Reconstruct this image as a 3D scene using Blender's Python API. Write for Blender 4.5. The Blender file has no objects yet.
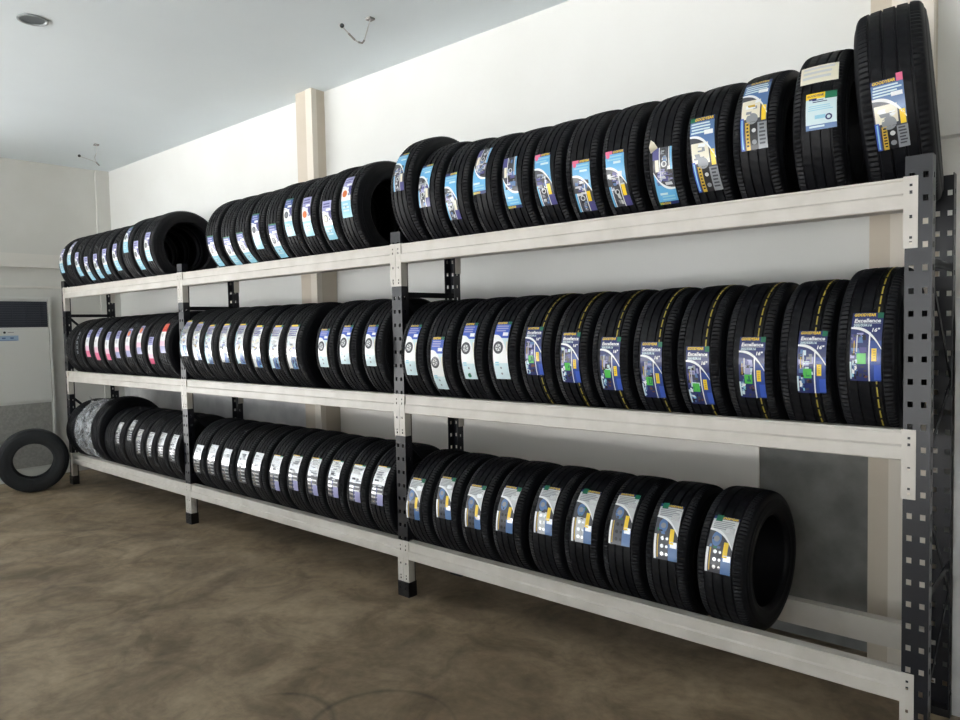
import bpy, bmesh, math, random
from mathutils import Vector, Matrix
random.seed(7)
PI = math.pi
C = bpy.context.scene.collection

# ------------------------------------------------------------------ materials
def mat(name, col, rough=.5, metal=0., spec=.5, coat=0., bump=None, noise=None, alpha=1., trans=0.):
    m = bpy.data.materials.new(name); m.use_nodes = True
    nt = m.node_tree; b = nt.nodes['Principled BSDF']
    b.inputs['Base Color'].default_value = (*col, 1)
    b.inputs['Roughness'].default_value = rough
    b.inputs['Metallic'].default_value = metal
    b.inputs['Specular IOR Level'].default_value = spec
    b.inputs['Coat Weight'].default_value = coat
    b.inputs['Coat Roughness'].default_value = .12
    b.inputs['Alpha'].default_value = alpha
    b.inputs['Transmission Weight'].default_value = trans
    if bump or noise:
        tc = nt.nodes.new('ShaderNodeTexCoord')
    if noise:   # (scale, second colour, contrast lo, hi)
        n = nt.nodes.new('ShaderNodeTexNoise'); n.inputs['Scale'].default_value = noise[0]; n.inputs['Detail'].default_value = 5
        r = nt.nodes.new('ShaderNodeValToRGB')
        r.color_ramp.elements[0].position = noise[2]; r.color_ramp.elements[1].position = noise[3]
        r.color_ramp.elements[0].color = (*col, 1); r.color_ramp.elements[1].color = (*noise[1], 1)
        nt.links.new(tc.outputs['Object'], n.inputs['Vector']); nt.links.new(n.outputs['Fac'], r.inputs['Fac'])
        nt.links.new(r.outputs['Color'], b.inputs['Base Color'])
    if bump:    # (scale, strength)
        n2 = nt.nodes.new('ShaderNodeTexNoise'); n2.inputs['Scale'].default_value = bump[0]; n2.inputs['Detail'].default_value = 4
        bp = nt.nodes.new('ShaderNodeBump'); bp.inputs['Strength'].default_value = bump[1]; bp.inputs['Distance'].default_value = .004
        nt.links.new(tc.outputs['Object'], n2.inputs['Vector']); nt.links.new(n2.outputs['Fac'], bp.inputs['Height'])
        nt.links.new(bp.outputs['Normal'], b.inputs['Normal'])
    return m

def sr(r, g, b):
    f = lambda c: (c/255/12.92) if c/255 <= .04045 else ((c/255+.055)/1.055)**2.4
    return (f(r), f(g), f(b))

M = {}
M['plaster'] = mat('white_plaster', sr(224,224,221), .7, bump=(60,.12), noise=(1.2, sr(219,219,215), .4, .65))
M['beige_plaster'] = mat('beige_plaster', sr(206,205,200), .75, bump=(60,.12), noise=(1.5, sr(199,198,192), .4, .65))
M['beam_paint'] = mat('beam_paint', sr(208,205,198), .6, bump=(60,.1))
M['column_paint'] = mat('column_paint', sr(203,192,176), .7, noise=(3, sr(196,185,168), .4, .65))
M['column_light'] = mat('column_light_paint', sr(222,214,202), .7)
M['ceiling'] = mat('ceiling_paint', sr(226,234,238), .85, noise=(.8, sr(221,229,233), .35, .7))
M['concrete'] = mat('bare_concrete', sr(140,140,137), .85, bump=(30,.3), noise=(6, sr(112,112,109), .35, .7))
M['lower_paint'] = mat('lower_wall_paint', sr(214,214,213), .5, noise=(4, sr(190,190,191), .4, .62))
M['panel'] = mat('white_panel', sr(248,243,235), .4)
M['upright'] = mat('dark_upright_paint', sr(15,17,25), .33, spec=.5, bump=(90,.05))
M['beam'] = mat('grey_white_beam_paint', sr(202,197,190), .38, spec=.5, noise=(9, sr(192,187,179), .4, .66))
M['foot'] = mat('black_plastic', sr(22,20,20), .45)
M['tread'] = None
M['sidewall'] = mat('tire_sidewall_rubber', (.0042,.0045,.0062), .55, spec=.19, bump=(140,.08))
M['liner'] = mat('tire_inner_rubber', (.008,.008,.009), .7, spec=.25)
M['stripe'] = mat('yellow_tread_paint', sr(176,158,62), .6)
M['old_rubber'] = mat('worn_tire_rubber', sr(26,29,32), .6, spec=.35, bump=(60,.2))
M['ac_white'] = mat('cabinet_cream_paint', sr(206,206,201), .4)
M['ac_grey'] = mat('cabinet_grey_panel', sr(150,149,144), .55, noise=(40, sr(138,137,133), .4, .6))
M['grille'] = mat('grille_dark', sr(40,44,54), .5)
M['slat'] = mat('grille_slat', sr(62,66,76), .45)
M['dark'] = mat('dark_plastic', sr(40,44,46), .4)
M['lamp_rim'] = mat('lamp_grey_rim', sr(150,156,158), .4)
M['lamp_in'] = mat('lamp_dull_reflector', sr(120,126,128), .35, metal=.4)
M['wire'] = mat('grey_wire', sr(150,148,146), .5)
M['wire_white'] = mat('pale_wire', sr(196,196,196), .5)
def film_mat():
    m = mat('clear_plastic_film', sr(205,208,212), .2, spec=.6, bump=(16,.9)); nt = m.node_tree; b = nt.nodes['Principled BSDF']
    tc = nt.nodes.new('ShaderNodeTexCoord'); n = nt.nodes.new('ShaderNodeTexNoise'); n.inputs['Scale'].default_value = 9; n.inputs['Detail'].default_value = 5; n.inputs['Distortion'].default_value = 1.5
    r = nt.nodes.new('ShaderNodeValToRGB'); r.color_ramp.elements[0].position = .44; r.color_ramp.elements[1].position = .74
    r.color_ramp.elements[0].color = (.2,.2,.2,1); r.color_ramp.elements[1].color = (.72,.72,.72,1)
    nt.links.new(tc.outputs['Object'], n.inputs['Vector']); nt.links.new(n.outputs['Fac'], r.inputs['Fac']); nt.links.new(r.outputs['Color'], b.inputs['Alpha'])
    return m
M['film'] = film_mat()
M['strap'] = mat('brace_dark_steel', sr(15,17,22), .6, spec=.25)

# tread rubber: fine lateral sipes and blocks as bump
def tread_mat():
    m = bpy.data.materials.new('tire_tread_rubber'); m.use_nodes = True
    nt = m.node_tree; b = nt.nodes['Principled BSDF']
    b.inputs['Base Color'].default_value = (.0048,.0052,.007,1); b.inputs['Roughness'].default_value = .5
    b.inputs['Specular IOR Level'].default_value = .22
    tc = nt.nodes.new('ShaderNodeTexCoord'); n = nt.nodes.new('ShaderNodeTexNoise'); n.inputs['Scale'].default_value = 120
    bp = nt.nodes.new('ShaderNodeBump'); bp.inputs['Strength'].default_value = .18; bp.inputs['Distance'].default_value = .002
    nt.links.new(tc.outputs['Object'], n.inputs['Vector']); nt.links.new(n.outputs['Fac'], bp.inputs['Height'])
    nt.links.new(bp.outputs['Normal'], b.inputs['Normal'])
    return m
M['tread'] = tread_mat()

def floor_mat():
    m = bpy.data.materials.new('stained_concrete_floor'); m.use_nodes = True
    nt = m.node_tree; N = nt.nodes; Lk = nt.links; b = N['Principled BSDF']
    tc = N.new('ShaderNodeTexCoord')
    def noise(s, d, dist=0., rough=.6):
        n = N.new('ShaderNodeTexNoise'); n.inputs['Scale'].default_value = s; n.inputs['Detail'].default_value = d
        n.inputs['Distortion'].default_value = dist; n.inputs['Roughness'].default_value = rough
        Lk.new(tc.outputs['Object'], n.inputs['Vector']); return n
    def ramp(src, a, ca, c, cc):
        r = N.new('ShaderNodeValToRGB'); r.color_ramp.elements[0].position = a; r.color_ramp.elements[1].position = c
        r.color_ramp.elements[0].color = (*ca,1); r.color_ramp.elements[1].color = (*cc,1)
        Lk.new(src, r.inputs['Fac']); return r
    def mul(a, c, f=1.):
        x = N.new('ShaderNodeMix'); x.data_type = 'RGBA'; x.blend_type = 'MULTIPLY'; x.inputs['Factor'].default_value = f
        Lk.new(a, x.inputs['A']); Lk.new(c, x.inputs['B']); return x.outputs['Result']
    c = ramp(noise(.9, 6, 1.2).outputs['Fac'], .34, sr(130,113,91), .68, sr(175,156,130)).outputs['Color']
    c = mul(c, ramp(noise(3.0, 6, .9, .65).outputs['Fac'], .36, (.55,.53,.51), .60, (1,1,1)).outputs['Color'])
    c = mul(c, ramp(noise(22, 5).outputs['Fac'], .3, (.74,.74,.74), .62, (1,1,1)).outputs['Color'], .8)
    # curved scuffs left by tires: rings of fixed centre and radius
    for (x, y, r, w, k) in ((-1.62,-1.0,.29,.011,.55), (-1.98,-1.28,.26,.011,.6), (-2.6,-1.62,.42,.014,.78), (-3.9,-1.35,.5,.02,.8),
                            (-4.1,-.95,.42,.018,.8), (-1.15,-1.2,.33,.014,.75), (-3.2,-1.9,.55,.02,.8), (-5.4,-1.2,.6,.022,.82)):
        d = N.new('ShaderNodeVectorMath'); d.operation = 'DISTANCE'; d.inputs[1].default_value = (x, y, 0)
        Lk.new(tc.outputs['Object'], d.inputs[0])
        s = N.new('ShaderNodeMath'); s.operation = 'SUBTRACT'; s.inputs[1].default_value = r; Lk.new(d.outputs['Value'], s.inputs[0])
        a = N.new('ShaderNodeMath'); a.operation = 'ABSOLUTE'; Lk.new(s.outputs[0], a.inputs[0])
        q = N.new('ShaderNodeMath'); q.operation = 'DIVIDE'; q.inputs[1].default_value = w*2; Lk.new(a.outputs[0], q.inputs[0])
        n = noise(2.3+x*.1, 2)
        q2 = N.new('ShaderNodeMath'); q2.operation = 'ADD'; Lk.new(q.outputs[0], q2.inputs[0])
        r2 = ramp(n.outputs['Fac'], .34, (1,1,1), .5, (0,0,0)); Lk.new(r2.outputs['Color'], q2.inputs[1])
        c = mul(c, ramp(q2.outputs[0], 0., (k,k,k), 1., (1,1,1)).outputs['Color'])
    Lk.new(c, b.inputs['Base Color'])
    rr = ramp(noise(2., 4).outputs['Fac'], .3, (.42,)*3, .7, (.62,)*3); Lk.new(rr.outputs['Color'], b.inputs['Roughness'])
    b.inputs['Specular IOR Level'].default_value = .35
    bp = N.new('ShaderNodeBump'); bp.inputs['Strength'].default_value = .06; bp.inputs['Distance'].default_value = .003
    Lk.new(noise(50, 4).outputs['Fac'], bp.inputs['Height']); Lk.new(bp.outputs['Normal'], b.inputs['Normal'])
    return m
M['floor'] = floor_mat()

# ------------------------------------------------------------------ helpers
def obj(name, bm, m, parent=None, smooth=None, loc=None):
    me = bpy.data.meshes.new(name)
    bmesh.ops.recalc_face_normals(bm, faces=bm.faces[:])
    bm.to_mesh(me); bm.free()
    for x in (m if isinstance(m, (list, tuple)) else [m]): me.materials.append(x)
    if smooth is not None:
        me.polygons.foreach_set('use_smooth', [True]*len(me.polygons))
        me.set_sharp_from_angle(angle=smooth)
    o = bpy.data.objects.new(name, me); C.objects.link(o)
    if parent: o.parent = parent
    if loc: o.location = loc
    return o
def thing(name, label, cat, loc=(0,0,0), group=None):
    o = bpy.data.objects.new(name, None); C.objects.link(o); o.location = loc; o.empty_display_size = .1
    o['label'] = label; o['category'] = cat
    if group: o['group'] = group
    return o
def tag(o, label, cat, group=None):
    o['label'] = label; o['category'] = cat
    if group: o['group'] = group
    return o
def struct(name, bm, m, parent=None):
    o = obj(name, bm, m, parent)
    if not parent: o['kind'] = 'structure'
    return o
def box(bm, x0, x1, y0, y1, z0, z1, mi=0):
    v = [bm.verts.new(p) for p in ((x0,y0,z0),(x1,y0,z0),(x1,y1,z0),(x0,y1,z0),(x0,y0,z1),(x1,y0,z1),(x1,y1,z1),(x0,y1,z1))]
    for f in ((3,2,1,0),(4,5,6,7),(0,1,5,4),(1,2,6,5),(2,3,7,6),(3,0,4,7)):
        bm.faces.new([v[i] for i in f]).material_index = mi
def BOX(*a, bev=0):
    bm = bmesh.new(); box(bm, *a)
    if bev: bmesh.ops.bevel(bm, geom=bm.edges[:], offset=bev, segments=2, affect='EDGES', profile=.5)
    return bm
def tube(bm, pts, r, seg=8):
    pts = [Vector(p) for p in pts]; rings = []
    for i, p in enumerate(pts):
        d = (pts[min(i+1,len(pts)-1)]-pts[max(i-1,0)]).normalized()
        a = d.cross(Vector((0,0,1)) if abs(d.z) < .9 else Vector((1,0,0))).normalized(); c = d.cross(a)
        rings.append([bm.verts.new(p+r*(a*math.cos(2*PI*k/seg)+c*math.sin(2*PI*k/seg))) for k in range(seg)])
    for A, B in zip(rings, rings[1:]):
        for k in range(seg): bm.faces.new((A[k],A[(k+1)%seg],B[(k+1)%seg],B[k]))
    bm.faces.new(rings[0]); bm.faces.new(rings[-1][::-1])
def plate(bm, us, vs, holes, th, tf):
    """perforated sheet: grid over us x vs, cells in holes are left open; tf(u, v, w) -> point, w in 0..th"""
    nu, nv = len(us), len(vs); V = {}
    def g(i, j, k):
        if (i,j,k) not in V: V[(i,j,k)] = bm.verts.new(tf(us[i], vs[j], th*k))
        return V[(i,j,k)]
    solid = lambda i, j: 0 <= i < nu-1 and 0 <= j < nv-1 and (i,j) not in holes
    for i in range(nu-1):
        for j in range(nv-1):
            if not solid(i,j): continue
            bm.faces.new((g(i,j,0),g(i+1,j,0),g(i+1,j+1,0),g(i,j+1,0)))
            bm.faces.new((g(i,j+1,1),g(i+1,j+1,1),g(i+1,j,1),g(i,j,1)))
            if not solid(i-1,j): bm.faces.new((g(i,j,0),g(i,j+1,0),g(i,j+1,1),g(i,j,1)))
            if not solid(i+1,j): bm.faces.new((g(i+1,j+1,0),g(i+1,j,0),g(i+1,j,1),g(i+1,j+1,1)))
            if not solid(i,j-1): bm.faces.new((g(i+1,j,0),g(i,j,0),g(i,j,1),g(i+1,j,1)))
            if not solid(i,j+1): bm.faces.new((g(i,j+1,0),g(i+1,j+1,0),g(i+1,j+1,1),g(i,j+1,1)))
def lathe(bm, prof, n=96, closed=True, rfun=None, mi=0):
    """profile of (x along axle, radius), turned about the X axis"""
    rings = []
    for k in range(n):
        a = 2*PI*k/n
        ring = []
        for j, (x, r) in enumerate(prof):
            rr = r + (rfun(j, k, a) if rfun else 0)
            ring.append(bm.verts.new((x, -rr*math.cos(a), rr*math.sin(a))))
        rings.append(ring)
    m = len(prof)
    for k in range(n):
        A, B = rings[k], rings[(k+1)%n]
        for j in range(m if closed else m-1):
            bm.faces.new((A[j],A[(j+1)%m],B[(j+1)%m],B[j])).material_index = mi

SKY, SUN, EXPO = 1.5, 66.0, 0.04
M['out'] = mat('street_concrete', sr(188,189,189), .8, noise=(3, sr(176,177,177), .4, .6))
# ------------------------------------------------------------------ the room
XL, XR, YF, ZC = -8.28, 4.6, -8.6, 3.41
Y_UP, Y_LOW, Z_STEP = .78, .85, 2.30
struct('floor', BOX(XL-.2, XR+.2, YF-.2, Y_LOW+.2, -.12, 0), M['floor'])
struct('ceiling', BOX(XL-.2, XR+.2, YF-.2, Y_LOW+.2, ZC, ZC+.12), M['ceiling'])
bm = bmesh.new(); box(bm, XL, XR, Y_UP, Y_LOW+.2, Z_STEP, ZC); box(bm, XL, XR, Y_LOW, Y_LOW+.2, 1.25, Z_STEP)
struct('wall_back', bm, M['plaster'])
struct('wall_back_base', BOX(-4.19, XR, Y_LOW, Y_LOW+.2, 0, 1.25), M['concrete'])
struct('wall_back_dado', BOX(XL, -4.19, Y_LOW, Y_LOW+.2, 0, 1.25), M['lower_paint'])
struct('wall_back_panel', BOX(-4.18, -.83, Y_LOW-.012, Y_LOW, .03, 1.25), M['panel'])
bm = bmesh.new(); box(bm, XL-.2, XL, -1.5, Y_LOW+.2, 0, ZC); box(bm, XL-.2, XL, -7.2, -1.5, 2.95, ZC); box(bm, XL-.2, XL, YF, -7.2, 0, ZC)
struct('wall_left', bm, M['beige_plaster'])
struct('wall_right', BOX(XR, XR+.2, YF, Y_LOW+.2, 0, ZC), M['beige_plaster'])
# front of the shop: wide daylight opening under a header
bm = bmesh.new(); box(bm, XL, 2.4, YF-.2, YF, 2.95, ZC); box(bm, 2.4, XR, YF-.2, YF, 0, ZC)
struct('wall_front', bm, M['plaster'])
# band of the left wall
struct('trim_1', BOX(XL, XL+.05, -1.4, .64, 2.27, 2.415), M['beam_paint'], None)
struct('trim_2', BOX(XL, XL+.02, -1.4, .64, 2.05, 2.075), M['beam_paint'])
# pilasters of the back wall
struct('trim_3', BOX(XL, XL+.03, .634, Y_LOW, 0, ZC), M['beige_plaster'])
def pilaster(n, x0, xm, x1):
    o = struct('trim_%d' % n, BOX(x0, x1, .66, Y_LOW, 0, ZC), M['column_paint'])
    struct('corner_strip', BOX(xm, x1+.006, .652, .70, 0, ZC), M['column_light'], o)
pilaster(4, -4.40, -4.262, -4.19)
pilaster(5, -.295, -.215, -.07)
struct('trim_6', BOX(.045, XR, .47, Y_LOW, 0, 1.62), M['lower_paint'])
# street outside the opening
struct('ground', BOX(-45, 45, -45, 20, -.3, -.13), M['out'])

# ------------------------------------------------------------------ the rack
PX = [-7.569, -5.094, -2.560, 0.0]; D = .49; ZS = [.324, 1.169, 2.019]; ZP = 2.089
rack = thing('tire_rack', 'long three-tier grey and black steel rack full of tires along the back wall', 'rack', (-3.785,.245,0))
def rk(name, bm, m, parent=None, smooth=None):     # world-built part hung under the rack
    o = obj(name, bm, m, parent or rack, smooth)
    return o
OFF = Vector((-3.785,.245,0))
def shift(bm):
    bmesh.ops.translate(bm, verts=bm.verts[:], vec=-OFF); return bm
zs = [0.0]; hv = set(); z = .10; j = 0
while z < ZP-.03:
    zs += [z, z+.02]; z += .0765
zs.append(ZP); nrow = (len(zs)-2)//2
def upright(x, rear):
    fy = (lambda y: D-y) if rear else (lambda y: y)
    bm = bmesh.new()
    holes = {(i, 1+2*k) for k in range(nrow) for i in (1,3)}
    plate(bm, [-.04,-.028,-.012,.012,.028,.04], zs, holes, .003, lambda u,v,w: (x+u, fy(w), v))
    h2 = {(1, 1+2*k) for k in range(nrow)}
    for s in (-1,1):
        plate(bm, [.003,.02,.036,.054], zs, h2, .003, lambda u,v,w: (x+s*(.04-w), fy(u), v))
    return shift(bm)
for i, x in enumerate(PX):
    for rear in (0,1):
        u = rk('upright', upright(x, rear), M['upright'])
        fy = (lambda y: D-y) if rear else (lambda y: y)
        bm = bmesh.new()
        ys = sorted((fy(-.006), fy(.056)))
        box(bm, x-.046, x+.046, ys[0], ys[1], 0, .03)
        plate(bm, [-.046,-.030,-.012,.012,.030,.046], [.03,.04,.056,.066,.08,.088], {(1,1),(3,1),(1,3),(3,3)}, .005, lambda a,v,w: (x+a, fy(-.006+w), v))
        for s in (-1,1):
            box(bm, min(x+s*.046,x+s*.041), max(x+s*.046,x+s*.041), ys[0], ys[1], .03, .088)
        rk('foot', shift(bm), M['foot'], u)
# beams with their end brackets
prof = [(0,0),(.05,0),(.05,-.105),(.003,-.105),(-.002,-.101),(-.002,-.058),(.004,-.051),(.004,-.010),(0,-.007)]
for b in range(3):
    x0, x1 = PX[b]+.0445, PX[b+1]-.0445
    for zt in ZS:
        for rear in (0,1):
            fy = (lambda y: D-y) if rear else (lambda y: y)
            bm = bmesh.new()
            slim = rear and zt > 2; kq = .52 if slim else 1
            A = [bm.verts.new((x0, fy(y), zt+q*kq)) for y, q in prof]; B = [bm.verts.new((x1, fy(y), zt+q*kq)) for y, q in prof]
            for k in range(len(prof)): bm.faces.new((A[k],A[(k+1)%len(prof)],B[(k+1)%len(prof)],B[k]))
            bm.faces.new(A); bm.faces.new(B[::-1])
            beam = rk('beam', shift(bm), M['beam'])
            for xc, s in ((PX[b], 1), (PX[b+1], -1)):
                bm = bmesh.new()
                vz = [.003,-.022,-.031,-.044,-.056,-.125,-.137,-.196,-.205,-.213,-.223,-.236]
                vz = [zt+q*(.63 if slim else 1) for q in vz][::-1]
                hr = {(1,j) for j in (1,3,5,7,9)}
                plate(bm, [.0012,.0175,.0265,.0445], vz, hr, .003, lambda a,v,w: (xc+s*a, fy(-.0005-w), v))
                plate(bm, [-.0005,.015,.03,.043], vz, set(), .003, lambda a,v,w: (xc+s*(.0445-w), fy(a), v))
                rk('beam_bracket', shift(bm), M['beam'], beam)
# side frames: ties and zigzag straps between front and rear uprights
def strap(bm, x, y0, z0, y1, z1, w=.028, t=.003):
    d = Vector((0,y1-y0,z1-z0)); d.normalize(); n = Vector((0,-d.z,d.y))*w/2
    P0, P1 = Vector((x,y0,z0)), Vector((x,y1,z1)); e = Vector((t/2,0,0)); V = []
    for p in (P0,P1):
        for q in (n,-n):
            for f in (e,-e): V.append(bm.verts.new(p+q+f))
    for f in ((0,1,3,2),(4,6,7,5),(0,4,5,1),(2,3,7,6),(0,2,6,4),(1,5,7,3)): bm.faces.new([V[k] for k in f])
for x in PX:
    for zt in (1.735, .60):
        bm = bmesh.new(); strap(bm, x+.034, .045, zt, D-.045, zt, .03); rk('tie_bar', shift(bm), M['strap'])
    for (a,za,b_,zb_) in ((.03,1.72,.46,1.32),(.46,1.30,.03,1.09),(.03,.90,.46,.50),(.46,.48,.03,.24)):
        bm = bmesh.new(); strap(bm, x+.031, a, za, b_, zb_, .025); rk('brace', shift(bm), M['strap'])

# ------------------------------------------------------------------ tires
def bead(R): return .19 if R < .311 else .203
tread_cache, wall_cache = {}, {}
NSEG = 224
def crown(x, W): return .0045*(abs(x)/(.40*W))**2.2
def tread_mesh(R, W, plain=False):
    key = (R, W, plain)
    if key in tread_cache: return tread_cache[key]
    tw = .40*W; prof = []; kind = []
    def P(x, r, k): prof.append((x, r)); kind.append(k)
    P(-.468*W, R-.036, 0); P(-.455*W, R-.022, 0); P(-.432*W, R-.0125, 1); P(-tw, R-crown(tw,W)-.002, 1)
    gs = [-.27*W, -.095*W, .095*W, .27*W]; gw = .0085
    lastx = -tw
    for q, g in enumerate(gs):
        k = 1 if q == 0 else 2
        mid = (lastx+g-gw/2)/2
        P(mid, R-crown(mid,W), k); P(g-gw/2, R-crown(g,W), k); P(g-gw/2+.0015, R-.0075, 0); P(g+gw/2-.0015, R-.0075, 0); P(g+gw/2, R-crown(g,W), 2 if q < 3 else 1)
        lastx = g+gw/2
    mid = (lastx+tw)/2
    P(mid, R-crown(mid,W), 1)
    P(tw, R-crown(tw,W)-.002, 1); P(.432*W, R-.0125, 1); P(.455*W, R-.022, 0); P(.468*W, R-.036, 0)
    P(.40*W, R-.03, 0); P(0, R-.022, 0); P(-.40*W, R-.03, 0)
    def rf(j, k, a):
        if plain: return 0
        if kind[j] == 1: return -.004 if k % 2 == 0 else 0
        if kind[j] == 2: return -.003 if (k+j) % 4 == 0 else 0
        return 0
    bm = bmesh.new(); lathe(bm, prof, NSEG, True, rf)
    me = bpy.data.meshes.new('tread'); bmesh.ops.recalc_face_normals(bm, faces=bm.faces[:]); bm.to_mesh(me); bm.free()
    me.materials.append(M['tread'] if not plain else M['old_rubber'])
    me.polygons.foreach_set('use_smooth', [True]*len(me.polygons)); me.set_sharp_from_angle(angle=math.radians(28))
    tread_cache[key] = me; return me
def sidewall_mesh(R, W, s, plain=False):
    key = (R, W, s, plain)
    if key in wall_cache: return wall_cache[key]
    rb = .172 if plain else bead(R); h = R-rb
    p = [(.468,R-.034),(.482,R-.040),(.4865,R-.043),(.483,R-.046),(.494,R-.40*h),(.5,R-.5*h),(.4965,R-.56*h),(.4985,R-.58*h),(.4955,R-.60*h),(.488,R-.70*h),
         (.470,rb+.16*h),(.474,rb+.13*h),(.468,rb+.10*h),(.44,rb+.035*h),(.41,rb),(.37,rb-.001),(.35,rb+.012),(.385,rb+.025),(.43,rb+.3*h),(.45,R-.45*h),(.44,R-.042),(.40,R-.028)]
    bm = bmesh.new(); lathe(bm, [(s*x*W, r) for x, r in p], NSEG, True)
    me = bpy.data.meshes.new('sidewall'); bmesh.ops.recalc_face_normals(bm, faces=bm.faces[:]); bm.to_mesh(me); bm.free()
    me.materials.append(M['sidewall'] if not plain else M['old_rubber'])
    me.polygons.foreach_set('use_smooth', [True]*len(me.polygons)); me.set_sharp_from_angle(angle=math.radians(40))
    wall_cache[key] = me; return me
def child(name, me, parent, rx=0.):
    o = bpy.data.objects.new(name, me); C.objects.link(o); o.parent = parent; o.rotation_euler = (rx,0,0); return o
stripe_cache = {}
def stripe_mesh(R, W):
    if (R,W) in stripe_cache: return stripe_cache[(R,W)]
    x0 = .037; bm = bmesh.new(); n = 168
    for k in range(n):
        if k % 4 == 3: continue
        a0, a1 = 2*PI*k/n, 2*PI*(k+1)/n
        q = [bm.verts.new((x, -r*math.cos(a), r*math.sin(a))) for a in (a0,a1) for x in (x0-.0022, x0+.0022) for r in (R-.003, R-crown(x0,W)+.0008)]
        for f in ((0,1,3,2),(4,6,7,5),(1,5,7,3),(0,4,5,1),(2,3,7,6),(0,2,6,4)): bm.faces.new([q[i] for i in f])
    me = bpy.data.meshes.new('tread_stripe'); bmesh.ops.recalc_face_normals(bm, faces=bm.faces[:]); bm.to_mesh(me); bm.free(); me.materials.append(M['stripe'])
    stripe_cache[(R,W)] = me; return me
def tire(label, group, x, y, zc, R, W, stripe=False):
    t = thing('car_tire', label, 'tire', (x,y,zc), group)
    a = random.random()*6.28
    child('tread', tread_mesh(R,W), t, a)
    child('sidewall', sidewall_mesh(R,W,-1), t, a); child('sidewall', sidewall_mesh(R,W,1), t, a)
    if stripe:
        s = child('tread_stripe', stripe_mesh(R,W), t); s['label'] = 'broken yellow paint line around the tread'
    return t

# ------------------------------------------------------------------ stickers
COL = dict(navy=sr(34,46,104), blue=sr(60,92,190), royal=sr(44,72,146), sky=sr(104,178,224), cyan=sr(150,205,226), pale=sr(208,228,234), white=sr(240,242,243),
  silver=sr(206,208,210), grey=sr(140,144,150), dgrey=sr(66,68,76), black=sr(22,22,28), yellow=sr(250,212,50), orange=sr(224,120,52), green=sr(24,110,82), lgreen=sr(80,190,80),
  pink=sr(232,110,150), magenta=sr(214,50,110), purple=sr(78,76,136), lilac=sr(160,160,204), brown=sr(110,72,58), cream=sr(232,226,206), lpink=sr(236,196,214), red=sr(206,60,60), steel=sr(86,120,170), foil=sr(225,226,228), gold=sr(206,172,66))
SM = {}
def smat(c):
    if c not in SM:
        f = c in ('foil',)
        SM[c] = mat('sticker_%s_print' % c, COL[c], .2 if f else .3, .75 if f else 0., .5, .35)
    return SM[c]
text_cache = {}
def text_geo(s):
    if s in text_cache: return text_cache[s]
    cu = bpy.data.curves.new('lettering', 'FONT'); cu.body = s; cu.resolution_u = 2; cu.shear = .15; cu.offset = .034
    o = bpy.data.objects.new('lettering', cu); C.objects.link(o)
    bpy.context.view_layer.update()
    ev = o.evaluated_get(bpy.context.evaluated_depsgraph_get()); me = ev.to_mesh()
    vs = [(v.co.x, v.co.y) for v in me.vertices]; fs = [tuple(p.vertices) for p in me.polygons]
    ev.to_mesh_clear(); bpy.data.objects.remove(o); bpy.data.curves.remove(cu)
    x0 = min(v[0] for v in vs); x1 = max(v[0] for v in vs); y0 = min(v[1] for v in vs); y1 = max(v[1] for v in vs)
    vs = [((x-x0)/(x1-x0), (y-y0)/(y1-y0)) for x, y in vs]
    text_cache[s] = (vs, fs); return text_cache[s]
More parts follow.
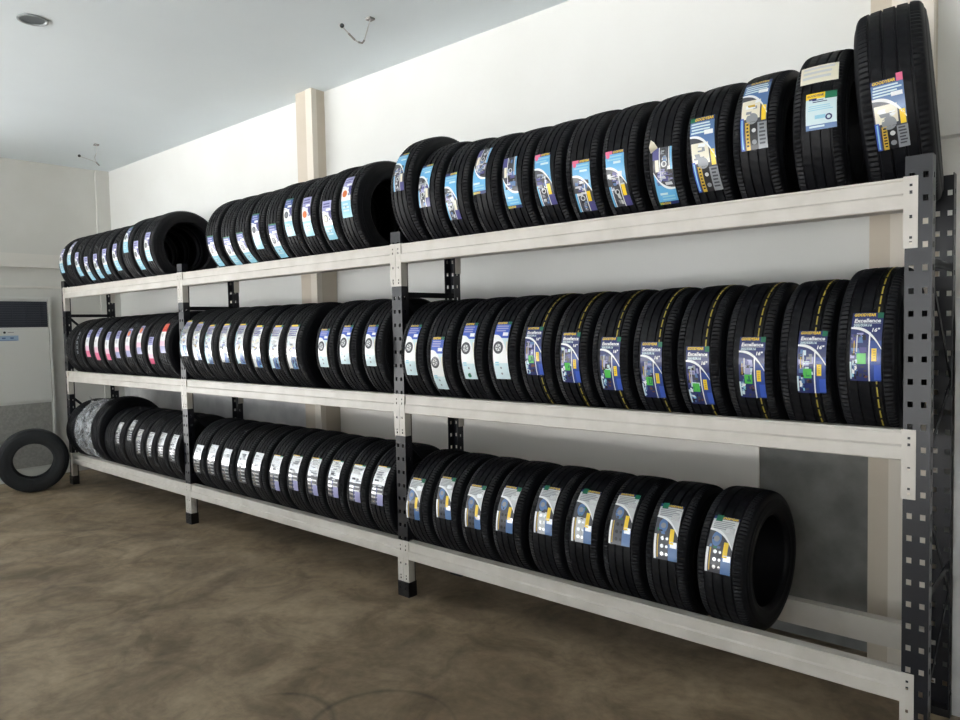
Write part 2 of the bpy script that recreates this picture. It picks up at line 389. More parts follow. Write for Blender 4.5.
class Sticker:
    def __init__(s, R, W, w, o0, o1, p0, p1, flip=False):
        s.R, s.W, s.w, s.o0, s.o1, s.p0, s.p1, s.flip = R, W, w, o0, o1, math.radians(p0), math.radians(p1), flip
        s.L = (s.p0-s.p1)*R; s.bm = bmesh.new(); s.mats = []; s.lv = 0
    def pt(s, a, t, h):
        if s.flip: a, t = 1-a, 1-t
        x = s.o0+(s.o1-s.o0)*t+(a-.5)*s.w; g = s.p0+(s.p1-s.p0)*t
        r = s.R-crown(x, s.W)+h
        return (x, -r*math.cos(g), r*math.sin(g))
    def mi(s, c):
        m = smat(c)
        if m not in s.mats: s.mats.append(m)
        return s.mats.index(m)
    def grid(s, fn, n, m, c, lay):
        i = s.mi(c); h = .0012+.00035*lay
        V = [[s.bm.verts.new(s.pt(*fn(u/n, v/m), h)) for v in range(m+1)] for u in range(n+1)]
        for u in range(n):
            for v in range(m): s.bm.faces.new((V[u][v],V[u+1][v],V[u+1][v+1],V[u][v+1])).material_index = i
    def rect(s, a0, t0, a1, t1, c, lay=1, sk=0.):
        s.grid(lambda u, v: (a0+(a1-a0)*u+sk*(v-.5), t0+(t1-t0)*v), 6 if a1-a0 > .4 else 3 if a1-a0 > .15 else 1, max(1, int((t1-t0)*18)), c, lay)
    def disc(s, ca, ct, r, c, lay=2, r0=0., e0=0., e1=2*PI, n=20, ry=None):
        ry = ry or r
        s.grid(lambda u, v: (ca+(r0+(r-r0)*v)*math.cos(e0+(e1-e0)*u)/s.w, ct-(r0+(r-r0)*v)*(ry/r)*math.sin(e0+(e1-e0)*u)/s.L), n, 2, c, lay)
    def text(s, q, a0, t0, a1, t1, c, lay=3):
        vs, fs = text_geo(q); i = s.mi(c); h = .0012+.00035*lay
        V = [s.bm.verts.new(s.pt(a0+(a1-a0)*x, t1+(t0-t1)*y, h)) for x, y in vs]
        for f in fs:
            try: s.bm.faces.new([V[k] for k in f]).material_index = i
            except ValueError: pass
    def bars(s, a0, a1, t0, t1, n, c, lay=2, gap=.5):
        for k in range(n):
            a = a0+random.random()*.04; b = a1-random.random()*.25*(a1-a0); d = (t1-t0)/n
            s.rect(a, t0+d*k, b, t0+d*(k+1-gap), c, lay)
    def photo(s, a0, t0, a1, t1, cols, n, lay=2, sx=.3, sy=.12):
        for k in range(n):
            w_, h_ = (a1-a0)*sx*(.5+random.random()), (t1-t0)*sy*1.5*(.5+random.random())
            a = a0+random.random()*(a1-a0-w_); t = t0+random.random()*max(.001,(t1-t0-h_))
            s.rect(a, t, a+w_, t+h_, random.choice(cols), lay+(k % 2), sk=random.uniform(-.05,.05))
    def tyre_pic(s, ca, ct, r, c='dgrey', inn='silver', lay=3):
        s.disc(ca, ct, r, c, lay); s.disc(ca, ct, r*.58, inn, lay+1)
        for k in range(5):
            e = 2*PI*k/5+.3; s.disc(ca, ct, r*.5, c, lay+2, r*.12, e, e+.5, 3)
        s.disc(ca, ct, r*.14, c, lay+2, n=8)
    def arc(s, cb='white', t=.28, lay=2, th=.006):
        # swoosh: from the left edge, rising over and falling to the right edge
        s.grid(lambda u, v: (.0+1.0*u, t+.30*u**2.6+(v-.5)*(th*.6+.006*u*(1-u)*1.6)/s.L*2), 14, 1, cb, lay)
    def under_arc(s, c, t=.28, lay=1, t1=1.):
        s.grid(lambda u, v: (u, (t+.30*u**2.6)*(1-v)+t1*v), 12, 8, c, lay)
    def done(s, parent, label):
        me = bpy.data.meshes.new('sticker'); bmesh.ops.recalc_face_normals(s.bm, faces=[])
        s.bm.to_mesh(me); s.bm.free()
        for m in s.mats: me.materials.append(m)
        o = bpy.data.objects.new('sticker', me); C.objects.link(o); o.parent = parent; o['label'] = label
        md = None
        return o

def design(S, kind, v=0):
    if kind == 'cyan':
        S.rect(0,0,1,1,'pale',0); S.rect(0,0,1,.30,'lilac' if v else 'royal',1); S.rect(0,0,1,.035,'green' if v == 0 else 'lilac',2)
        S.bars(.1,.9,.06,.2,2,'lilac' if not v else 'purple',2); S.rect(.45,.2,.95,.26,'white',2)
        S.rect(0,.30,1,.62,'white',1); S.rect(.72,.26,1,.5,'purple',2); S.arc('white',.27,3)
        S.tyre_pic(.36,.45,.022,'orange' if v == 2 else 'dgrey','orange' if v == 2 else 'grey',4)
        S.rect(0,.62,1,1,'cyan',1); S.bars(.15,.85,.68,.9,3,'pale',2); S.disc(.5,.76,.006,'grey',3,n=8)
        if v == 3: S.disc(.36,.45,.018,'cream',7)
    elif kind == 'tyre':
        S.rect(0,0,1,1,'pale',0); S.rect(0,0,1,.055,'navy',1); S.text('GOODYEAR',.04,.006,.72,.048,'yellow',2); S.rect(.8,0,1,.055,'green',2)
        S.rect(0,.055,1,.30,'blue',1); S.bars(.06,.94,.075,.2,3,'lilac',2,.45); S.rect(.6,.2,.95,.26,'white',2)
        S.under_arc('white',.26,2,.75); S.arc('white',.255,4); S.grid(lambda a,b: (1-.12*b*(1-a), .36+.28*a), 4,1,'cream',3)
        S.tyre_pic(.38,.46,.031,'dgrey','silver',5)
        S.rect(0,.72,1,1,'pale',3); S.disc(.5,.80,.006,'grey',4,n=8); S.disc(.5,.90,.006,'grey',4,n=8); S.bars(.1,.4,.70,.78,2,'cyan',4)
        if v == 1: S.disc(.45,.93,.012,'green',5,n=10)
    elif kind == 'silver':
        S.rect(0,0,1,1,'foil',0); S.rect(0,0,1,.05,'navy',1); S.rect(.1,.005,.8,.045,'yellow',2); S.rect(.8,0,1,.05,'green',2)
        S.rect(0,.05,1,.1,'lilac',1); S.bars(.05,.95,.11,.28,4,'purple',1,.5)
        S.photo(.05,.3,.95,.62,['white','silver','pale','cream'],9); S.photo(.3,.5,.8,.75,['gold','dgrey','grey','steel'],6,3)
        S.rect(.42,.72,.95,1,'steel',2); S.photo(.45,.74,.95,.98,['blue','navy','cyan'],6,3,.25,.2); S.rect(.05,.68,.36,.98,'silver' if v else 'pale',2); S.rect(0,.2,.05,1,'silver' if v else 'cyan',3); S.photo(.05,.34,.95,.66,['grey','silver','lilac'],5,4,.3,.08)
    elif kind == 'pink':
        S.rect(0,0,1,1,'foil',0); S.rect(0,0,1,.30,'lilac' if v != 2 else 'red',1); S.bars(.1,.9,.04,.24,3,'purple' if v != 2 else 'orange',2)
        if v == 1: S.disc(.5,.18,.026,'orange',3)
        S.rect(0,.30,1,.62,'white',1); S.rect(0,.60,1,.8,'lpink',1); S.rect(.0,.78,1,1,'magenta' if v == 3 else ('pink' if v == 0 else 'lilac'),2); S.disc(.4,.42,.018,'silver',3)
    elif kind == 'navy':
        S.rect(0,0,1,1,'navy',0); S.text('GOODYEAR',.06,.012,.76,.06,'yellow',2); S.rect(.82,0,1,.085,'green',2)
        S.text('Excellence',.08,.095,.93,.155,'white',2); S.rect(.08,.163,.95,.168,'silver',2); S.text('205/55R16',.06,.175,.66,.215,'pale',2); S.text('16"',.68,.235,.93,.295,'white',3)
        S.under_arc('navy',.24,1,1.); S.arc('white',.235,4,th=.005)
        S.photo(.02,.30,.58,.70,['purple','lilac','dgrey','steel','grey','black','pale'],22); S.rect(.20,.34,.24,.58,'silver',4); S.rect(.12,.42,.15,.6,'gold',4)
        S.rect(.60,.30,.645,1,'white',4); S.rect(.645,.42,1,1,'royal',2); S.rect(.70,.53,.86,.71,'yellow',4); S.bars(.72,.84,.55,.69,4,'gold',5)
        S.rect(.22,.60,.52,.75,'lgreen',4); S.photo(.24,.62,.5,.73,['green','lgreen'],3,5,.4,.4); S.photo(.28,.76,.58,.97,['brown','dgrey','black'],6,3)
        S.photo(.02,.66,.27,.98,['pale','cyan','steel','white','black'],14,3,.3,.10); S.rect(0,.72,.06,.97,'pale',5); S.rect(.78,.76,1,.98,'blue',3)
    elif kind == 'sky':
        S.rect(0,0,1,1,'sky',0); S.rect(0,0,1,.06,'pink' if v else 'navy',1); S.rect(.38,.0,1,.06,'navy',2); S.text('GOODYEAR',.42,.008,.97,.05,'yellow',3)
        if v: S.disc(.14,.09,.010,'pink',3,n=10)
        else: S.rect(.8,0,1,.06,'green',3)
        S.bars(.1,.95,.09,.2,2,'cyan',2); S.bars(.4,.95,.19,.27,1,'pale',2)
        S.under_arc('dgrey',.30,1,1.); S.arc('white',.295,4)
        S.photo(.03,.36,.9,.70,['purple','lilac','dgrey','grey','black','steel','silver'],24); S.rect(.02,.62,.12,1,'sky',3); S.rect(.14,.62,.18,1,'white',3)
        S.photo(.2,.66,.62,.98,['grey','dgrey','black','silver','steel'],10,3); S.disc(.42,.72,.012,'silver',5,.008); S.rect(.62,.45,.66,1,'white',4)
        S.rect(.69,.60,.88,.80,'yellow' if v else 'cream',4); S.rect(.67,.80,1,1,'purple',3)
    elif kind == 'jeep':
        S.rect(0,0,1,1,'steel',0); S.rect(0,0,1,.065,'navy',1); S.text('GOODYEAR',.06 if v == 2 else .2,.01,.77 if v == 2 else .96,.056,'yellow',3)
        S.rect(*((0,0,.2,.065,'green') if v == 0 else (.8,-.05,1,.065,'pink') if v == 2 else (.9,0,1,.065,'royal')),2 if v == 0 else 4)
        S.bars(.04,.97,.085,.25,4,'pale',2,.45); S.rect(.6,.2,.95,.26,'white',3); S.under_arc('dgrey',.28,1,1.); S.arc('white',.27,4)
        S.rect(.04,.36,.74,.62,'cream',2); S.photo(.08,.37,.72,.6,['white','cream','white','grey','gold'],9,3); S.disc(.45,.62,.022,'grey',3); S.rect(.80,.46,.97,.66,'yellow',4)
        S.rect(0,.6,.14,1,'blue',3); S.rect(.05,.62,.10,.98,'cyan',4); S.rect(.2,.66,.36,1,'gold',3); S.bars(.22,.34,.68,.98,7,'black',4)
        S.rect(.38,.66,.66,1,'black',3); S.disc(.52,.77,.008,'silver',4,n=10); S.disc(.52,.91,.009,'grey',4,n=10); S.rect(.66,.68,1,1,'grey',3); S.bars(.7,.96,.7,.97,6,'dgrey',4)
    elif kind == 'white':
        S.rect(0,0,1,1,'pale',0); S.rect(0,0,.62,.17,'yellow',1); S.rect(.62,0,1,.2,'green',1); S.rect(.1,.15,.35,.2,'navy',2); S.text('GOODYEAR',.04,.04,.58,.11,'navy',2)
        S.bars(.2,.7,.2,.3,2,'navy',2); S.bars(.08,.95,.36,.52,3,'cyan',1,.6); S.disc(.75,.7,.011,'navy',2,.006); S.rect(.3,.62,.65,.72,'cyan',2); S.rect(0,.86,1,1,'steel',1); S.bars(.08,.7,.89,.97,1,'pale',2,.4)
    elif kind == 'silver_dots':
        S.rect(0,0,1,1,'silver',0); S.rect(0,0,1,.06,'navy',1); S.text('GOODYEAR',.3 if v else .06,.008,.96 if v else .7,.052,'yellow',2)
        S.rect(*((.1,-.02,.36,.1) if v else (.78,0,1,.1)),'green',3)
        S.bars(.06,.96,.09,.26,5,'grey',1,.5); S.rect(.6,.2,.95,.3,'foil',2); S.under_arc('dgrey',.27,1,1.); S.arc('white',.265,4)
        S.disc(.34,.42,.020,'steel',3,ry=.03); S.disc(.34,.42,.012,'grey',4); S.rect(.66,.46,.84,.72,'yellow',4); S.photo(.1,.35,.6,.6,['black','dgrey','steel','green'],6)
        S.rect(.0,.58,.10,1,'white',4); S.rect(.14,.58,.19,.97,'gold',4); S.rect(.2,.56,.66,1,'silver' if v == 2 else 'dgrey',2)
        for k in range(3):
            S.disc(.36,.64+.13*k,.008,'foil' if v else 'black',5,n=10); S.disc(.56,.64+.13*k,.006,'foil' if v else 'black',5,n=8)
        S.rect(.62,.72,1,1,'steel',3); S.rect(.7,.68,.98,.78,'foil',4)
    elif kind == 'silver_rows':
        S.rect(0,0,1,1,'foil',0); S.rect(0,0,1,.025,'silver' if v == 0 else 'gold',1); S.rect(.7,.0,1,.03,'silver' if v == 0 else 'green',2); S.rect(0,.5,1,1,'dgrey',1); S.photo(.05,.36,.95,.56,['grey','silver','dgrey'],6,2)
        for k in range(4):
            S.rect(.08,.58+.105*k,.42,.63+.105*k,'foil',3); S.rect(.5,.58+.105*k,.92,.615+.105*k,'silver',3)
        S.rect(.42,.56,.5,.98,'foil' if v == 0 else 'navy',2)
        if v: S.rect(.55,.72,1,1,'lilac',4)
        S.bars(.05,.95,.08,.3,4,'silver',1); S.photo(.05,.06,.95,.4,['grey','silver'],6,2,.35,.08)

TABLE = {
 'T1': [
  (0.3, 0.19, -7.425, -0.03, 0.02, 31.5, -16.7),
  (0.3, 0.19, -7.233, -0.03, 0.02, 45.8, -4),
  (0.3, 0.19, -7.015, -0.024, 0.024, 16.9, -28),
  (0.3, 0.19, -6.8, -0.006, 0.006, 4.9, -39.1),
  (0.3, 0.19, -6.585, -0.001, 0.001, 6.9, -37.5),
  (0.3, 0.19, -6.388, 0.005, -0.005, 12.6, -31.8),
  (0.3, 0.19, -6.155, -0.018, 0.018, 17.9, -28.5),
  (0.31, 0.19, -5.923, -0.025, 0.025, 42.1, -3.9),
  (0.31, 0.19, -5.702, -0.009, 0.009, 11.5, -34.6),
  (0.312, 0.19, -5.498, -0.002, 0.002, 20.8, -23.2),
 ],
 'T2': [
  (0.3, 0.19, -4.497, -0.001, 0.001, 0.2, -45.5),
  (0.3, 0.19, -4.277, -0, 0.009, -5.2, -47.7),
  (0.3, 0.19, -4.084, -0.017, 0.019, -2.5, -46.8),
  (0.3, 0.19, -3.891, -0.012, 0.001, 18.2, -28.4),
  (0.305, 0.19, -3.693, 0.008, 0.005, -1, -46),
  (0.305, 0.19, -3.5, -0.023, 0.01, 27.5, -19.4),
  (0.305, 0.19, -3.307, -0.01, 0.01, 23.7, -23),
  (0.31, 0.19, -3.1, 0.006, 0.009, 11.8, -32.2),
  (0.31, 0.19, -2.907, -0.024, 0.009, 37.3, -10.7),
 ],
 'T3': [
  (0.335, 0.186, -2.421, -0.025, -0.001, 38.8, -0.6),
  (0.308, 0.186, -2.233, -0.028, -0.028, 30.1, -13.4),
  (0.302, 0.186, -2.045, -0.028, -0.027, 16.7, -29),
  (0.298, 0.186, -1.857, -0.028, -0.024, 39.7, -7.8),
  (0.296, 0.186, -1.669, -0.028, -0.009, 22.5, -25.7),
  (0.296, 0.186, -1.481, -0.024, 0.001, 19.3, -27.7),
  (0.297, 0.186, -1.293, 0.007, 0.005, 5.9, -38.7),
  (0.296, 0.186, -1.105, -0.013, -0.005, 8.6, -38.4),
  (0.295, 0.186, -0.908, 0.012, 0.006, 3.8, -42.3),
  (0.292, 0.186, -0.719, -0.017, 0.004, 24, -35.3),
  (0.294, 0.186, -0.53, -0.011, 0.006, 49.8, -10),
  (0.305, 0.18, -0.287, -0.001, 0.001, 17.7, -7.1),
  (0.36, 0.226, -0.074, 0.002, 0.016, 3.4, -33.3),
 ],
 'M1': [
  (0.304, 0.198, -7.112, -0.025, 0.025, 37.4, -14.9),
  (0.305, 0.198, -6.859, -0.025, 0.025, 36.3, -14.4),
  (0.306, 0.198, -6.649, -0.025, 0.025, 39.8, -19.6),
  (0.307, 0.198, -6.397, -0.017, 0.017, 30.3, -19.1),
  (0.308, 0.198, -6.186, -0.019, 0.019, 31.4, -15),
  (0.309, 0.198, -5.964, -0.022, 0.022, 34.4, -12.9),
  (0.31, 0.198, -5.746, -0.025, 0.025, 39.3, -7.7),
  (0.311, 0.198, -5.519, 0.007, -0.007, 18.8, -23.7),
  (0.312, 0.198, -5.312, -0.025, 0.025, 40.8, -5.7),
 ],
 'M2': [
  (0.315, 0.198, -4.947, -0.033, 0.017, 44.2, -9.9),
  (0.315, 0.198, -4.747, -0.033, 0.017, 40.3, -15.2),
  (0.315, 0.198, -4.547, -0.033, -0.016, 35.1, -20.4),
  (0.315, 0.198, -4.346, -0.026, 0.013, 36, -17.4),
  (0.315, 0.198, -4.136, -0.015, 0.015, 35.2, -18.7),
  (0.315, 0.198, -3.922, -0.004, 0.004, 32.1, -22.7),
  (0.315, 0.198, -3.704, 0.01, -0.007, 31.4, -23.7),
  (0.315, 0.198, -3.503, -0.004, 0.001, 31.5, -22.7),
  (0.315, 0.198, -3.17, 0.002, -0.002, 25.2, -18.7),
  (0.315, 0.198, -2.955, 0.001, -0.001, 28.9, -14.3),
  (0.315, 0.198, -2.724, -0.002, 0.002, 28.8, -15.6),
 ],
 'M3': [
  (0.303, 0.2, -2.402, 0.012, -0.007, 32.3, -22),
  (0.303, 0.2, -2.199, 0.007, -0.012, 18.4, -37.8),
  (0.303, 0.2, -1.978, -0.005, 0.005, 33.1, -23.5),
  (0.303, 0.2, -1.766, -0.002, 0.007, 33.4, -22),
  (0.303, 0.2, -1.563, -0.007, 0.007, 27.5, -16.7),
  (0.303, 0.2, -1.36, 0.005, 0.003, 21.7, -22.5),
  (0.303, 0.2, -1.158, 0.012, 0.006, 17.4, -28),
  (0.303, 0.2, -0.955, 0.005, -0, 13.2, -33.4),
  (0.303, 0.2, -0.753, 0.005, 0.003, 9.8, -37.4),
  (0.303, 0.2, -0.55, 0.018, 0.013, 16.9, -28.5),
  (0.303, 0.2, -0.348, 0.031, 0.025, 21, -22.5),
  (0.318, 0.2, -0.146, 0.006, 0.004, 28, -15.2),
 ],
 'B1': [
  (0.3, 0.198, -6.286, -0.01, 0.01, 37.1, -1.3),
  (0.3, 0.198, -6.057, -0.019, 0.019, 45, 8),
  (0.3, 0.198, -5.856, -0.003, 0.003, 30.8, -10.6),
  (0.3, 0.198, -5.647, 0.008, -0.008, 29.2, -11.7),
  (0.3, 0.198, -5.442, 0.007, 0.007, 31.8, -7.9),
  (0.3, 0.198, -5.241, 0.014, 0.009, 32, -11),
 ],
 'B2': [
  (0.298, 0.203, -4.831, 0.025, -0.025, 24.1, -20),
  (0.298, 0.203, -4.617, 0.015, -0.015, 28, -17.5),
  (0.298, 0.203, -4.41, 0.011, -0.011, 25.8, -21.7),
  (0.298, 0.203, -4.199, 0.02, -0, 27.3, -18.6),
  (0.298, 0.203, -3.993, 0.005, -0.025, 28.3, -19.1),
  (0.298, 0.203, -3.772, 0.006, -0.006, 29.5, -17.2),
  (0.298, 0.203, -3.557, -0, 0.002, 34, -10.9),
  (0.295, 0.203, -3.351, -0.009, 0.007, 35.9, -11.1),
  (0.295, 0.203, -3.139, -0.005, 0.005, 37.3, -7.7),
  (0.295, 0.203, -2.928, -0.003, 0.003, 36.5, -7.2),
  (0.295, 0.203, -2.721, 0.002, -0.002, 39.8, -5.4),
 ],
 'B3': [
  (0.29, 0.206, -2.41, -0.009, -0.017, 34.8, -11.5),
  (0.29, 0.206, -2.196, -0.012, 0.012, 41.9, -2.9),
  (0.29, 0.206, -1.981, -0.003, 0.003, 38.6, -6.1),
  (0.29, 0.206, -1.767, 0.003, -0.003, 43.4, -3),
  (0.29, 0.206, -1.538, -0.006, 0.006, 49.9, 3.3),
  (0.29, 0.206, -1.329, 0.001, 0.012, 53, 3.1),
  (0.29, 0.206, -1.12, -0.011, -0.002, 56, 7.9),
  (0.29, 0.206, -0.909, -0.008, 0.008, 51.3, 3.6),
  (0.294, 0.216, -0.661, 0.002, -0.002, 46.2, 1.2),
 ],
}

ORD = ['first','second','third','fourth','fifth','sixth','seventh','eighth','ninth','tenth','eleventh','twelfth','thirteenth']
ROW = {'T':('top',2), 'M':('middle',1), 'B':('bottom',0)}
BAY = {'1':'left', '2':'middle', '3':'right'}
HC = .195
def zc_for(R, zshelf): return zshelf+math.sqrt(R*R-HC*HC)+.0006
# sticker kind, variant, width, flipped, words for the sticker
LOOK = {
 'T1': [('cyan',v,.085,False,'pale blue sticker') for v in (1,1,1,1,1,1,1,0,1,1)],
 'T2': [('cyan',v,.085,False,w) for v, w in ((0,'violet and pale blue sticker'),)*4+((0,'violet and pale blue sticker'),(0,'violet and pale blue sticker'),(2,'orange-dotted white sticker'),(3,'white and violet sticker'),(2,'orange-dotted white sticker set high'))],
 'T3': [('sky',0,.082,False,'violet and blue sticker set high'),('sky',0,.085,False,'sky-blue sticker'),('sky',0,.085,False,'sky-blue sticker'),('sky',0,.085,True,'upside-down blue sticker'),('sky',0,.085,True,'upside-down blue sticker'),
        ('sky',1,.088,False,'pink-cornered blue sticker'),('sky',1,.09,False,'pink-cornered blue sticker'),('sky',1,.09,False,'pink-cornered blue sticker'),('sky',0,.085,True,'torn upside-down blue sticker'),
        ('jeep',0,.10,False,'green-cornered blue truck-picture sticker'),('jeep',1,.098,False,'high-set blue truck-picture sticker'),('white',0,.10,False,'white sticker under blank white slip'),('jeep',2,.095,False,'pink-cornered truck-picture sticker')],
 'M1': [('pink',0,.075,False,'pinkish silver sticker') for v in range(3)],
 'M2': [('silver',k % 2,.10,False,'silver and blue sticker') for k in range(8)]+[('tyre',0,.085,False,'blue-topped white sticker')]*3,
 'M3': [('tyre',0,.085,False,'blue-topped white sticker'),('tyre',0,.085,False,'blue-topped white sticker set low'),('tyre',1,.085,False,'green-dotted white sticker'),('tyre',0,.09,False,'blue-topped white sticker')]+[('navy',0,.096,False,'navy blue sticker')]*8,
 'B1': [('silver_rows',0,.09,False,'silver sticker')]*6,
 'B2': [('silver_rows',0,.10,False,'silver sticker')]*5+[('silver_rows',1,.105,False,'yellow-edged silver sticker')]*6,
 'B3': [('silver_dots',k,.105,False,'green and silver sticker') for k in (0,0,0,0,2,2,0,1,1)],
}
LOOK['M1'] = [None]+[('pink',v,.08,False,w) for v, w in ((0,'pink sticker'),(0,'pink sticker'),(0,'pink sticker'),(4,'lilac sticker'),(1,'orange-spotted lilac sticker'),(1,'orange-spotted lilac sticker'),(3,'white and magenta sticker'),(2,'red-topped sticker'))]
def place(key, i, x, R, W, look, nth, extra=None, total=None, dy=0.):
    lvl, si = ROW[key[0]]; bay = BAY[key[1]]
    grp = 'tires on the %s shelf, %s bay' % (lvl, bay)
    words = extra or ('tire with %s' % look[4])
    lab = 'black %s, %s from left, %s shelf, %s bay' % (words, ORD[nth], lvl, bay)
    t = tire(lab, grp, x, .245+dy, zc_for(R, ZS[si]), R, W, stripe=(key == 'M3' and i >= 4))
    return t
START = {'M1':1, 'B1':5}
for key, rows in TABLE.items():
    for i, (R, W, x, o0, o1, p0, p1) in enumerate(rows):
        look = LOOK[key][i]; nth = i+START.get(key, 0)
        dy = .06 if (key == 'T3' and i == 12) else 0
        if look is None:
            t = place(key, i, x, R, W, None, nth, 'tire with worn grey lettering'); look = None
            S = Sticker(R, W, .05, o0, o1, p0, p1)
            for k in range(5): S.rect(.2+.1*(k % 2),.1+.17*k,.8,.2+.17*k,'grey',0); S.rect(.3,.13+.17*k,.7,.17+.17*k,'dgrey',1)
            S.done(t, 'grey block lettering on the tread'); continue
        t = place(key, i, x, R, W, look, nth, dy=dy)
        if key == 'T3' and i == 12: t.rotation_euler = (0, math.radians(-5), math.radians(7)); t.location.x = -.114; o0 -= .018; o1 -= .03
        if key == 'T3' and i == 11: t.rotation_euler = (0, 0, math.radians(3)); t.location.x = -.322; o0 += .017; o1 += .017
        if key == 'B3' and i == 8: t.rotation_euler = (0, 0, math.radians(-2.5))
        S = Sticker(R, W, look[2], o0, o1, p0, p1, look[3]); design(S, look[0], look[1]); S.done(t, look[4])
        if key == 'T3' and i == 8:      # peeled corner of the torn sticker
            bm = bmesh.new(); F = [S.pt(a, t_, h) for a, t_, h in ((1.1,.93,.002),(.72,1.0,.004),(.82,1.08,.02),(.98,1.12,.026),(1.12,1.02,.016))]
            bm.faces.new([bm.verts.new(p) for p in F]); g = bmesh.ops.solidify(bm, geom=bm.faces[:], thickness=.0006)
            p_ = obj('peeled_corner', bm, smat('cream'), t); p_['label'] = 'cream back of the torn sticker corner'
        if key == 'T3' and i == 11:     # blank slip above the white sticker
            S = Sticker(R, W, .125, -.004, .004, 43, 26); S.rect(0,0,1,1,'cream',0); S.bars(.05,.95,.1,.9,3,'silver',1); S.done(t, 'blank white paper slip')
# tires without a sticker in the left bay
t = tire('dark tire without sticker, first from left, middle shelf, left bay', 'tires on the middle shelf, left bay', -7.36, .245, zc_for(.30, ZS[1]), .30, .2)
lab = ['dark tire half hidden behind corner post, first from left, bottom shelf', 'tire in cloudy plastic film, second from left, bottom shelf', 'tire in crumpled clear film, third from left, bottom shelf', 'large dark tire beside the film-wrapped ones, fourth from left, bottom shelf', 'dark tire with sticker turned away, fifth from left, bottom shelf']
def film(t, R, W, seed):
    rnd = random.Random(seed); ph = [(rnd.randint(3,17), rnd.random()*6.28, rnd.random()*.0013) for _ in range(9)]
    p = [(-.36*W,bead(R)-.006),(-.47*W,bead(R)+.01),(-.53*W,R-.06),(-.51*W,R-.03),(-.44*W,R-.002),(-.2*W,R+.003),(0,R+.004),(.2*W,R+.003),(.44*W,R-.002),(.51*W,R-.03),(.53*W,R-.06),(.47*W,bead(R)+.01),(.36*W,bead(R)-.006)]
    q = [(x*.985, r-.0012) for x, r in p][::-1]
    rf = lambda j, k, a: .002+sum(A*abs(math.sin(f*a+h+(j if j < 13 else 25-j)*.5)) for f, h, A in ph)
    bm = bmesh.new(); lathe(bm, p+q, 150, True, rf)
    f = obj('plastic_film', bm, M['film'], t, math.radians(50)); f['label'] = 'clear crinkled plastic film'
    # gathered end of the film sticking up
    bm = bmesh.new(); a0 = math.radians(62); c = Vector((.0,-(R+.002)*math.cos(a0),(R+.002)*math.sin(a0))); n = Vector((0,-math.cos(a0),math.sin(a0))); V = []
    for k in range(7):
        u = k/6; w_ = .05*(1-.5*u); V.append([bm.verts.new(c+n*(.085*u+.006*math.sin(5*k+s_))+Vector((s_*w_+.02*u,0,.012*math.sin(3*k+4*s_)))) for s_ in (-1,-.5,0,.5,1)])
    for A, B in zip(V, V[1:]):
        for k in range(4): bm.faces.new((A[k],A[k+1],B[k+1],B[k]))
    bmesh.ops.solidify(bm, geom=bm.faces[:], thickness=.0012)
    obj('film_tail', bm, M['film'], t, math.radians(60))
for k, (x, R, W) in enumerate(((-7.415,.31,.2),(-7.185,.306,.19),(-6.955,.306,.19),(-6.725,.335,.215),(-6.505,.298,.2))):
    t = tire(lab[k], 'tires on the bottom shelf, left bay', x, .245, zc_for(R, ZS[0])+(.014 if k in (1,2) else 0), R, W)
    if k in (1,2): film(t, R, W, k)

# ------------------------------------------------------------------ loose tire leaning on the left end of the rack
R, W = .31, .2
lt = thing('car_tire', 'loose worn dark tire standing on the floor beside the rack, no rack under it', 'tire', (0,0,0))
child('tread', tread_mesh(R,W,True), lt); child('sidewall', sidewall_mesh(R,W,-1,True), lt); child('sidewall', sidewall_mesh(R,W,1,True), lt)
lt.location = (-7.52,-.36,R+.0005); lt.rotation_euler = (0,0,math.radians(-17))


# ------------------------------------------------------------------ cabinet air conditioner on the left wall
ac = thing('air_conditioner', 'cream floor-standing cabinet air conditioner with dark grille against left wall', 'air conditioner', (-8.24,-.25,0))
def acp(name, bm, m, parent=None):
    bmesh.ops.translate(bm, verts=bm.verts[:], vec=-Vector((-8.24,-.25,0))); return obj(name, bm, m, parent or ac)
y0, y1, xf = -.62, .085, -8.2
acp('cabinet', BOX(XL+.001, xf-.012, y0, y1, 0, 1.955, bev=.004), M['ac_white'])
fr = bmesh.new()
for b in ((y0,y1,1.93,1.955),(y0,y1,0,.03),(y1-.022,y1,.03,1.93),(y0,y0+.022,.03,1.93)): box(fr, xf-.012, xf+.006, *b)
acp('frame', fr, M['ac_white'])
gb = acp('grille', BOX(xf-.011, xf-.004, y0+.06, y1-.032, 1.63, 1.905), M['grille'])
sl = bmesh.new()
for k in range(11): box(sl, xf-.004, xf+.002, y0+.06, y1-.032, 1.638+.0245*k, 1.646+.0245*k)
for k in range(5): box(sl, xf-.004, xf-.001, y0+.08+.13*k, y0+.084+.13*k, 1.63, 1.905)
acp('grille_slats', sl, M['slat'], gb)
acp('front_panel', BOX(xf-.011, xf, y0+.03, y1-.028, .84, 1.60, bev=.003), M['ac_white'])
acp('lower_panel', BOX(xf-.011, xf-.003, y0+.03, y1-.035, .13, .815, bev=.002), M['ac_grey'])
acp('plinth', BOX(xf-.011, xf+.004, y0+.022, y1-.024, .03, .115), M['ac_white'])
bm = bmesh.new(); lathe(bm, [(0,.0),(0,.012),(.004,.012),(.006,.0)], 20, False)
bmesh.ops.translate(bm, verts=bm.verts[:], vec=(xf,-.36,1.578)); acp('knob', bm, M['dark'])
acp('badge', BOX(xf, xf+.002, -.33,-.275, 1.574,1.582), M['ac_grey'])
cp = bmesh.new(); box(cp, xf, xf+.003, -.46,-.235, 1.49,1.545); cs = acp('control_sticker', cp, mat('control_blue', sr(150,172,196), .4))
cd = bmesh.new()
for yy in (-.37,-.295): box(cd, xf+.003, xf+.005, yy-.016, yy+.016, 1.512, 1.526)
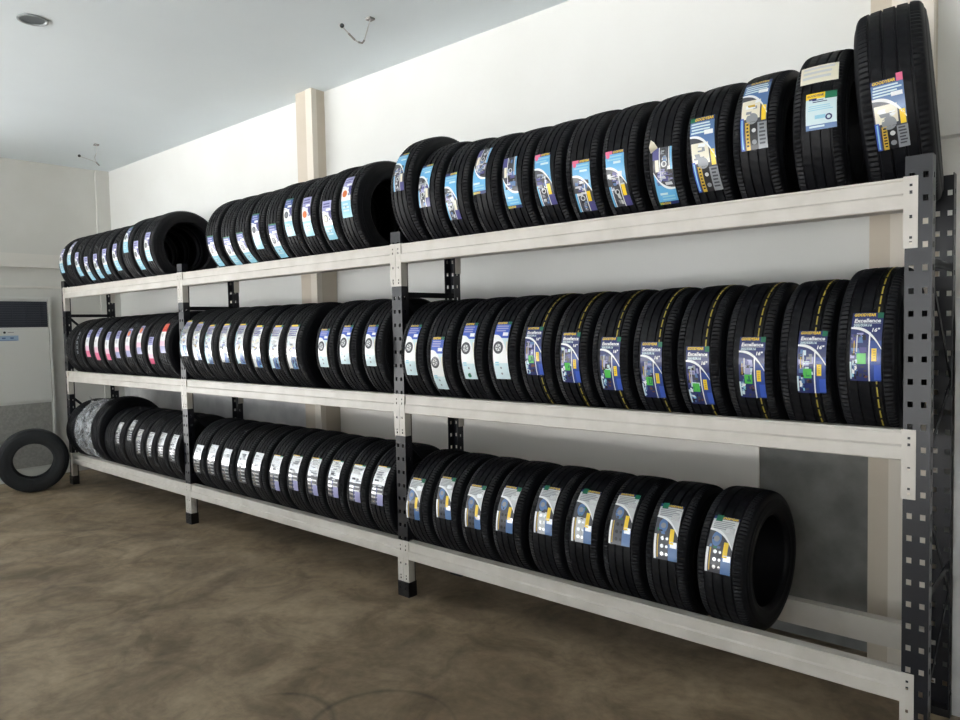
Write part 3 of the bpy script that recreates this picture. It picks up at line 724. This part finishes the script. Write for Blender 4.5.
box(cd, xf+.003, xf+.0045, -.45,-.245, 1.494,1.498); acp('control_marks', cd, mat('control_navy', sr(70,96,140), .4), cs)

# ------------------------------------------------------------------ on the ceiling
dl = thing('downlight', 'round unlit recessed downlight in ceiling near left edge', 'light', (-4.335,-1.21,ZC))
bm = bmesh.new(); n = 32
pr = [(.082,-.001),(.082,-.007),(.070,-.009),(.064,-.003)]
rg = [[bm.verts.new((r*math.cos(2*PI*k/n), r*math.sin(2*PI*k/n), z_)) for r, z_ in pr] for k in range(n)]
for k in range(n):
    for j in range(3): bm.faces.new((rg[k][j],rg[k][j+1],rg[(k+1)%n][j+1],rg[(k+1)%n][j]))
obj('rim', bm, M['lamp_rim'], dl, math.radians(40))
bm = bmesh.new()
rg = [[bm.verts.new((r*math.cos(2*PI*k/n), r*math.sin(2*PI*k/n), z_)) for r, z_ in ((.066,-.003),(.045,-.0018),(.02,-.0012))] for k in range(n)]
for k in range(n):
    for j in range(2): bm.faces.new((rg[k][j],rg[k][j+1],rg[(k+1)%n][j+1],rg[(k+1)%n][j]))
bm.faces.new([r_[2] for r_ in rg])
obj('reflector', bm, M['lamp_in'], dl, math.radians(40))
def dangle(label, base, pts, plug, bits):
    t = thing('ceiling_wire', label, 'wire', base)
    bm = bmesh.new(); tube(bm, pts, .0038, 6); obj('cable', bm, M['wire_white'], t, math.radians(60))
    bm = bmesh.new(); box(bm, -.02,.02,-.02,.02,-.012,0); obj('ceiling_rose', bm, M['wire'], t)
    bm = bmesh.new(); bmesh.ops.create_icosphere(bm, subdivisions=2, radius=.014); bmesh.ops.translate(bm, verts=bm.verts[:], vec=plug); obj('end_cap', bm, M['dark'], t, math.radians(60))
    for q in bits:
        bm = bmesh.new(); tube(bm, q, .006, 6); obj('tape', bm, M['wire'], t, math.radians(60))
B = Vector((-2.89,.146,ZC)); T = lambda *p: [Vector(q)-B for q in p]
a_ = T((-2.89,.146,3.405),(-2.905,.15,3.385),(-2.96,.17,3.34),(-2.985,.178,3.315),(-3.0,.173,3.30),(-3.0,.14,3.295),(-2.997,.113,3.30),(-3.005,.07,3.33),(-3.016,.036,3.362))
dangle('bare looped cable hanging from ceiling above the pilaster near top centre', B, a_, T((-3.018,.034,3.368))[0], [a_[3:6], a_[6:8]])
B = Vector((-7.06,.19,ZC))
a_ = T((-7.06,.19,3.405),(-7.06,.192,3.38),(-7.06,.19,3.33),(-7.06,.168,3.28),(-7.06,.18,3.235),(-7.06,.14,3.245),(-7.06,.05,3.265),(-7.06,.032,3.27))
dangle('bare looped cable hanging from ceiling near the far left corner', B, a_, T((-7.06,.028,3.272))[0], [T((-7.06,.18,3.235),(-7.06,.21,3.205))])


# ------------------------------------------------------------------ daylight, camera
w = bpy.data.worlds.new('sky'); bpy.context.scene.world = w; w.use_nodes = True
bg = w.node_tree.nodes['Background']
bg.inputs['Color'].default_value = (.92,.97,1.0,1); bg.inputs['Strength'].default_value = SKY
pl = bpy.data.lights.new('opening_portal', 'AREA'); pl.shape = 'RECTANGLE'; pl.size = 2.4-XL; pl.size_y = 2.95; pl.cycles.is_portal = True
po = bpy.data.objects.new('opening_portal', pl); C.objects.link(po); po.location = ((XL+2.4)/2, YF-.1, 1.475); po.rotation_euler = (math.radians(90),0,0)
po.rotation_euler = (Matrix.Rotation(math.radians(90),3,'X')).to_euler()
p2 = bpy.data.lights.new('side_portal', 'AREA'); p2.shape = 'RECTANGLE'; p2.size = 5.7; p2.size_y = 2.95; p2.cycles.is_portal = True
po2 = bpy.data.objects.new('side_portal', p2); C.objects.link(po2); po2.location = (XL-.1, -4.35, 1.475); po2.rotation_euler = Matrix(((0,0,-1),(-1,0,0),(0,1,0))).to_euler()
sl_ = bpy.data.lights.new('sun', 'SUN'); sl_.energy = SUN; sl_.angle = math.radians(3); sl_.color = (1,.985,.97)
so = bpy.data.objects.new('sun', sl_); C.objects.link(so); so.rotation_euler = (math.radians(-16), math.radians(20), 0); so.location = (0,-20,12)

cam = bpy.data.cameras.new('camera'); co = bpy.data.objects.new('camera', cam); C.objects.link(co)
cam.sensor_width = 36; cam.lens = 720.383/960*36; cam.clip_start = .05; cam.clip_end = 200
r = Vector((0.75469101,0.65576009,-0.02049836)); u = Vector((-0.01637971,0.05006636,0.99861157)); f = Vector((-0.65587589,0.75330741,-0.04852579))
mw = Matrix(((r.x,u.x,-f.x,.4781),(r.y,u.y,-f.y,-2.7825),(r.z,u.z,-f.z,1.5557),(0,0,0,1)))
co.matrix_world = mw
sc = bpy.context.scene; sc.camera = co
vs = sc.view_settings
sc.display_settings.display_device = 'sRGB'
vs.view_transform = 'Standard'; vs.look = 'None'; vs.exposure = EXPO; vs.gamma = 1; vs.use_curve_mapping = False
sc.cycles.max_bounces = 10; sc.cycles.diffuse_bounces = 7; sc.cycles.use_denoising = True
